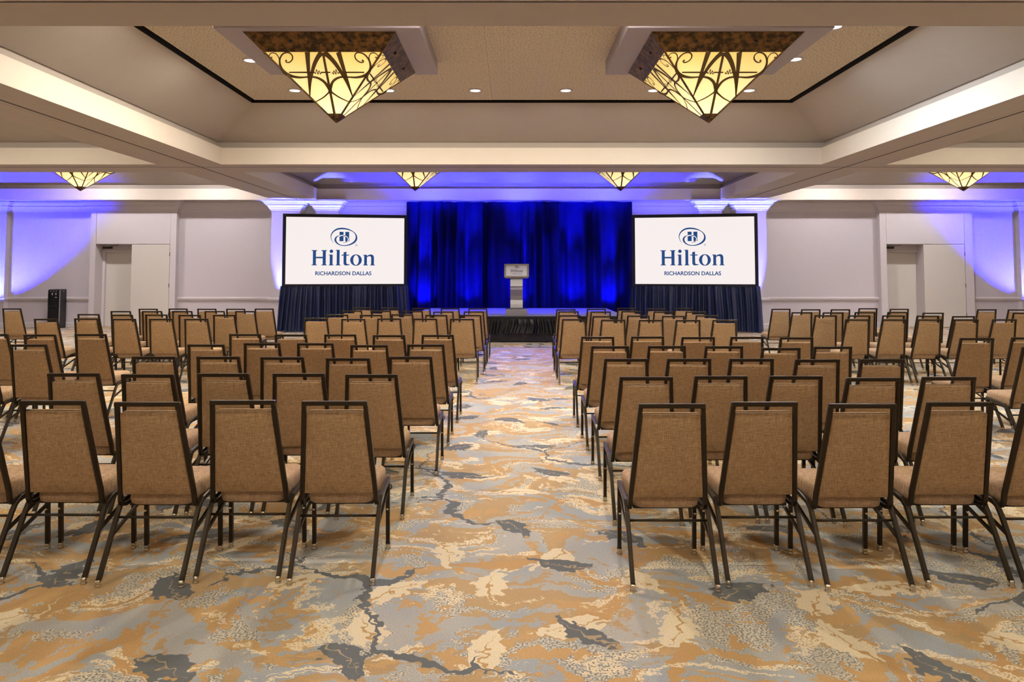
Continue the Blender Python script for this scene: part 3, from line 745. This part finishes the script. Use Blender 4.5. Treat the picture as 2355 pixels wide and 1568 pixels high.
# ---------------------------------------------------------------- water dispenser (front turned a little to the left)
wd = tag(empty('water_dispenser', (-13.02, 21.22, 0), math.radians(2)), 'tall black water dispenser with silver edge against the left wall', 'water dispenser')
MB().box(-0.16, 0.16, -0.15, 0.19, 0.0, 1.10).obj('body', 'black_plastic', wd, bevel=0.02, seg=3)
MB().box(-0.16, 0.16, -0.175, -0.14, 0.02, 0.60).obj('front_door', 'black_plastic', wd, bevel=0.012)
MB().box(-0.16, 0.16, -0.175, -0.14, 1.0, 1.085).obj('control_panel', 'black_plastic', wd, bevel=0.012)
for s in (-1, 1): MB().box(s * 0.14 - 0.02, s * 0.14 + 0.02, -0.175, -0.14, 0.6, 1.0).obj('alcove_side', 'black_plastic', wd)
MB().box(-0.125, 0.125, -0.215, -0.14, 0.60, 0.635).obj('drip_tray', 'screen_border', wd, bevel=0.012)
for x in (-0.08, 0.0, 0.07): MB().box(x - 0.018, x + 0.018, -0.182, -0.172, 1.04, 1.06).obj('button', 'silver', wd, bevel=0.004, seg=1)
for x in (-0.05, 0.05): MB().lathe([(0.012, 0.94), (0.016, 0.96), (0.016, 1.0)], 10, (x, -0.16, 0)).obj('tap', 'silver', wd)
MB().box(0.02, 0.08, -0.152, -0.148, 0.86, 0.885).obj('notice', 'silver', wd)
for z0, z1 in ((0.02, 0.595), (0.605, 1.08)): MB().box(0.158, 0.166, -0.176, -0.145, z0, z1).obj('edge_strip', 'silver', wd)
MB().box(0.158, 0.163, 0.02, 0.05, 1.03, 1.055).obj('badge', 'silver', wd)

# ---------------------------------------------------------------- banquet chair
BT, BB = 0.93, 0.405
def by_(z): return 0.012 + 0.135 * (BT - z) / (BT - BB)
def build_chair():
    root = empty('banquet_chair')
    fr = MB()
    for s in (-1, 1):
        fr.tube([(s * 0.190, 0.33, 0.368), (s * 0.198, 0.20, 0.353), (s * 0.200, 0.165, 0.360), (s * 0.199, 0.148, 0.385), (s * 0.197, by_(0.43) + 0.002, 0.43), (s * 0.1605, by_(0.918), 0.918)], 0.023, 0.024)
    fr.box(-0.172, 0.172, 0.0, 0.024, 0.907, 0.930)
    fr.obj('back_frame', 'frame_metal', root, bevel=0.003, seg=1)
    def pad(zt, zb, wt, wb, y0, y1, bot=0.0):
        return MB().hexa([(-wb, by_(zb) + y0, zb + bot), (wb, by_(zb) + y0, zb + bot), (wb, by_(zb) + y1, zb), (-wb, by_(zb) + y1, zb)],
                         [(-wt, by_(zt) + y0, zt), (wt, by_(zt) + y0, zt), (wt, by_(zt) + y1, zt), (-wt, by_(zt) + y1, zt)])
    # back panel: gridded so it bellies out a little behind
    nx, nz = 6, 8; vs = []; fs = []
    zt, zb = 0.871, 0.416
    for j in range(nz + 1):
        t = j / nz; z = zt + (zb - zt) * t; hw = 0.1495 + (0.1855 - 0.1495) * t
        for i in range(nx + 1):
            u = -1 + 2 * i / nx
            vs.append((u * hw, by_(z) - 0.006 - 0.010 * (1 - u * u) * (1 - (2 * t - 1) ** 4), z))
    m = nx + 1
    for j in range(nz + 1):
        t = j / nz; z = zt + (zb - zt) * t; hw = 0.1495 + (0.1855 - 0.1495) * t
        for i in range(nx + 1): vs.append((( -1 + 2 * i / nx) * hw, by_(z) + 0.016, z))
    o_ = m * (nz + 1)
    for j in range(nz):
        for i in range(nx):
            a_ = j * m + i; fs.append((a_, a_ + 1, a_ + m + 1, a_ + m)); fs.append((o_ + a_, o_ + a_ + m, o_ + a_ + m + 1, o_ + a_ + 1))
    for i in range(nx):
        fs.append((i, o_ + i, o_ + i + 1, i + 1)); b_ = nz * m + i; fs.append((b_, b_ + 1, o_ + b_ + 1, o_ + b_))
    for j in range(nz):
        a_ = j * m; fs.append((a_, a_ + m, o_ + a_ + m, o_ + a_)); c_ = a_ + nx; fs.append((c_, o_ + c_, o_ + c_ + m, c_ + m))
    MB().add(vs, fs).obj('backrest', 'chair_fabric', root, bevel=0.006, seg=2, smooth=True, angle=0.9)
    pad(0.877, 0.425, 0.148, 0.184, 0.0165, 0.050).obj('inner_cushion', 'chair_fabric', root, bevel=0.012, seg=2, smooth=True)
    # seat: rounded plan, domed top, slightly higher at the front
    plan_ = []
    hw0, hw1, ya, yb, r = 0.180, 0.196, 0.172, 0.535, 0.055
    def arc(cx, cy, a0, a1, n=5): return [(cx + r * math.cos(a0 + (a1 - a0) * k / n), cy + r * math.sin(a0 + (a1 - a0) * k / n)) for k in range(n + 1)]
    plan_ += arc(hw0 - r, ya + r, -math.pi / 2, 0) + arc(hw1 - r, yb - r, 0, math.pi / 2) + arc(-(hw1 - r), yb - r, math.pi / 2, math.pi) + arc(-(hw0 - r), ya + r, math.pi, 1.5 * math.pi)
    m = len(plan_); vs = []; fs = []
    lev = [(0.92, 0.354), (0.975, 0.361), (1.0, 0.384), (1.0, 0.430), (0.985, 0.452), (0.93, 0.463), (0.6, 0.470)]
    for sc, z in lev:
        for x, y in plan_: vs.append((x * sc, 0.33 + (y - 0.33) * sc, z + 0.03 * ((0.33 + (y - 0.33) * sc) - 0.30) ))
    for i in range(len(lev) - 1):
        for k in range(m): fs.append((i * m + k, i * m + (k + 1) % m, (i + 1) * m + (k + 1) % m, (i + 1) * m + k))
    fs.append(tuple(range(m - 1, -1, -1))); fs.append(tuple(range((len(lev) - 1) * m, len(lev) * m)))
    MB().add(vs, fs).obj('seat', 'seat_fabric_lit', root, smooth=True)
    MB().box(-0.175, 0.175, 0.20, 0.50, 0.342, 0.355).obj('seat_pan', 'pan_board', root)
    gl = MB().lathe([(0.016, 0.0), (0.017, 0.008), (0.012, 0.012), (0.0135, 0.014), (0.0145, 0.036)], 8).mesh('glide', 'chrome', smooth=True)
    stud = MB().lathe([(0.008, 0.0), (0.006, 0.006)], 8).mesh('stud', 'chrome')
    for s in (-1, 1):
        x = s * 0.2135
        lg = MB().tube([(x, 0.475, 0.402), (x, 0.30, 0.386), (x, 0.215, 0.374), (x, 0.175, 0.352), (x, 0.148, 0.315), (x, -0.018, 0.03)], 0.022, 0.026).obj('leg', 'frame_metal', root, bevel=0.003, seg=1)
        inst('glide', gl, lg, (x, -0.022, 0))
        lg = MB().tube([(x, 0.475, 0.03), (x, 0.456, 0.392)], 0.022, 0.026).obj('leg', 'frame_metal', root, bevel=0.003, seg=1)
        inst('glide', gl, lg, (x, 0.476, 0))
        sd = inst('stud', stud, lg, (x, 0.449, 0.235)); sd.rotation_euler = (math.pi / 2, 0, 0)
        MB().tube([(x - s * 0.004, 0.105, 0.225), (x - s * 0.004, 0.455, 0.335)], 0.014, 0.016).obj('side_brace', 'frame_metal', root)
    MB().tube([(-0.205, 0.140, 0.298), (0.205, 0.140, 0.298)], 0.014, 0.014, (0, 1, 0), 8).obj('stretcher', 'frame_metal', root, smooth=True)
    MB().tube([(0.218, 0.44, 0.375), (0.232, 0.455, 0.372), (0.234, 0.470, 0.352), (0.224, 0.470, 0.340)], 0.006, 0.006, (0, 0, 1), 6).obj('ganging_hook', 'frame_metal', root)
    return root
chair0 = build_chair()

# measured top rails: block, row, first neighbour of the aisle first, (left, right, top)
def seq(y, w, ls): return [(l, l + w, y) for l in ls]
ROWS = {
 ('L', 1): [(692, 845, 923), (480, 632, 921), (260, 413, 925), (41, 194, 922), (-178, -24, 923)],
 ('L', 2): [(793, 915, 861.5), (624.5, 747, 859), (450, 574, 859), (277, 398, 861), (102, 231, 858.6)],
 ('L', 3): [(894, 994, 820), (748, 851, 823.6), (596, 700, 821), (449, 552, 820), (301, 403, 820)],
 ('L', 4): [(936, 1022, 792), (805, 892, 793.5), (681, 768, 789), (558, 645, 789), (427, 518, 792)],
 ('L', 5): [(968, 1045, 770), (856, 932, 770.5), (744, 820, 769), (630, 706, 769), (524, 601, 768)],
 ('L', 6): [(1034, 1091, 733), (948, 1007, 732.5), (866, 923, 732), (783, 841, 733), (697, 754, 731)],
 ('L', 7): [(1055, 1107, 724), (977, 1029, 724), (899, 951, 722.5), (829, 880, 724), (749, 801, 723)],
 ('L', 8): [(1066, 1113, 716), (996, 1043, 716.3), (925, 973, 715), (852, 899.5, 714.5), (785, 834, 714)],
 ('L', 9): [(1076.5, 1121, 708.6), (1013, 1057, 708.6), (946, 990.5, 708.4), (875, 920, 707.6), (810, 856, 707)],
 ('R', 1): [(1470, 1623, 929), (1682, 1838, 925), (1907, 2065, 929), (2131, 2292, 925), (2352, 2512, 927)],
 ('R', 2): [(1425, 1548.5, 867), (1598, 1720.7, 865), (1770, 1894.5, 865), (1945.6, 2072, 869), (2121, 2248.6, 867)],
 ('R', 3): [(1389.5, 1492, 825), (1534, 1637, 825), (1677, 1782, 825), (1828, 1935, 826.7), (1977, 2085, 826)],
 ('R', 4): [(1359, 1448, 796), (1490.6, 1578, 795.6), (1622, 1710, 796), (1747.5, 1836, 800), (1872, 1962, 797)],
 ('R', 5): [(1336, 1413, 774), (1451.5, 1528, 773.7), (1567.6, 1645, 775), (1680, 1757.6, 774.5), (1794, 1872, 775.7)],
 ('R', 6): [(1291, 1350, 733.6), (1381, 1440, 735), (1468, 1527.5, 735.4), (1553.6, 1612, 735.6), (1638, 1697, 735.4)],
 ('R', 7): [(1283, 1337, 724.6), (1362, 1416, 726.7), (1442, 1495, 725.4), (1522, 1576, 726), (1599, 1653, 724.6)],
 ('R', 8): [(1283, 1332, 715.7), (1357, 1406, 716.2), (1428, 1477, 715.2), (1502, 1551.5, 716.2), (1576, 1625, 716.2)],
 ('R', 9): [(1279, 1324, 711), (1349.5, 1394, 710), (1419, 1464, 708), (1487, 1532, 709.3), (1551, 1596, 708.6)],
 ('l', 3): [(-222, -118, 821)],
 ('l', 4): [(19, 108, 792), (-112, -22, 792)],
 ('l', 5): [(169, 245, 768), (52, 128, 769), (-58, 19, 768)],
 ('l', 6): [(422, 479, 733), (341, 398, 733), (255, 312.5, 733), (168, 226, 732), (76, 133, 733)],
 ('l', 7): [(488.5, 541, 724), (409, 461, 724), (332, 384.7, 723), (253, 305, 723.4), (175, 229.6, 722)],
 ('l', 8): [(539.5, 587, 715.2), (469, 517, 715.2), (394.6, 442, 715.2), (324.5, 373, 715.2), (252, 301.5, 715.2)],
 ('l', 9): [(585, 629, 709.5), (519.6, 563, 709.8), (453, 497, 709.8), (386.5, 431, 709.4), (317.6, 362, 709.8)],
 ('r', 4): [(2352, 2442, 798)],
 ('r', 5): [(2209, 2288, 777.4), (2327.7, 2406, 775.7)],
 ('r', 6): [(1944, 2002.5, 734), (2028, 2086.6, 734), (2109.6, 2169, 734), (2194, 2253, 734), (2282, 2341, 734)],
 ('r', 7): [(1873.6, 1926, 724.6), (1950.7, 2003, 725), (2029, 2083, 725), (2106.5, 2163.7, 725.4), (2186.6, 2241, 726.7)],
 ('r', 8): [(1821, 1869, 717.8), (1893, 1941, 718.2), (1965.7, 2015, 717.5), (2040.7, 2090.5, 717), (2113, 2164, 718.8)],
 ('r', 9): [(1774.6, 1819, 710), (1843, 1888, 711), (1911, 1956.5, 711), (1974, 2020, 708.6), (2045, 2091, 710)],
 ('x', 9): [(4, 48, 709)],
 ('y', 8): [(2330, 2380, 719)],
 ('y', 9): [(2247, 2294.5, 711), (2318, 2365, 711.4)],
}
ORD = ['', 'first', 'second', 'third', 'fourth', 'fifth', 'sixth', 'seventh', 'eighth', 'ninth']
SP = 0.464
POS = {}
for key, lst in ROWS.items():
    pts = [list(by_z((l + r) / 2, t, BT)) for l, r, t in lst]
    sg_ = -1 if key[0] in 'Llx' else 1
    for i in range(1, len(pts)):
        if abs(pts[i][0] - pts[i - 1][0]) < SP and abs(pts[i][1] - pts[i - 1][1]) < 0.6: pts[i][0] = pts[i - 1][0] + sg_ * SP
    POS[key] = pts
first = True; jit = random.Random(2)
for (blk, row), lst in ROWS.items():
    for i, (xl, xr, yt) in enumerate(lst):
        X, Y = POS[(blk, row)][i]
        if first: o = chair0; first = False
        else: o = copy_tree(chair0)
        o.location = (X, Y, 0); o.rotation_euler = (0, 0, math.radians(jit.uniform(-0.5, 0.5)))
        rw = ('nearest row' if row == 1 else ORD[row] + ' row from viewer')
        pos = ORD[i + 1]
        if blk in 'LR':
            lab = 'tan banquet chair, %s from centre aisle on its %s side, %s' % (pos, {'L': 'left', 'R': 'right'}[blk], rw)
            grp = 'banquet chairs %s of the centre aisle' % {'L': 'left', 'R': 'right'}[blk]
        elif blk in 'lr':
            sd_ = {'l': 'left', 'r': 'right'}[blk]
            lab = 'tan banquet chair, %s from inner aisle in the %s side block, %s' % (pos, sd_, rw)
            grp = 'banquet chairs of the %s side block' % sd_
            if (blk, row, i) == ('r', 7, 0): lab = 'tan banquet chair with a dark scratch across its back, right side block'
        else:
            lab = {('x', 9, 0): 'lone tan banquet chair at the far left, by the blue-lit wall', ('y', 8, 0): 'tan banquet chair cut by the right edge, nearer of the far right cluster',
                   ('y', 9, 0): 'tan banquet chair below the blue-lit wall, left of the far right cluster', ('y', 9, 1): 'tan banquet chair at the far right edge, partly behind a nearer one'}[(blk, row, i)]
            grp = 'banquet chairs at the outer edges'
        tag(o, lab, 'chair', grp)
        if (blk, row, i) == ('r', 7, 0):
            sc = MB(); 
            ribbon(sc, [(-0.115, 0.832, 0.001), (-0.05, 0.822, 0.003), (0.02, 0.806, 0.004), (0.08, 0.802, 0.003), (0.125, 0.800, 0.001)], lambda x, z: (x, by_(z) - 0.0175, z))
            sc.obj('scratch', 'pan_board', o)
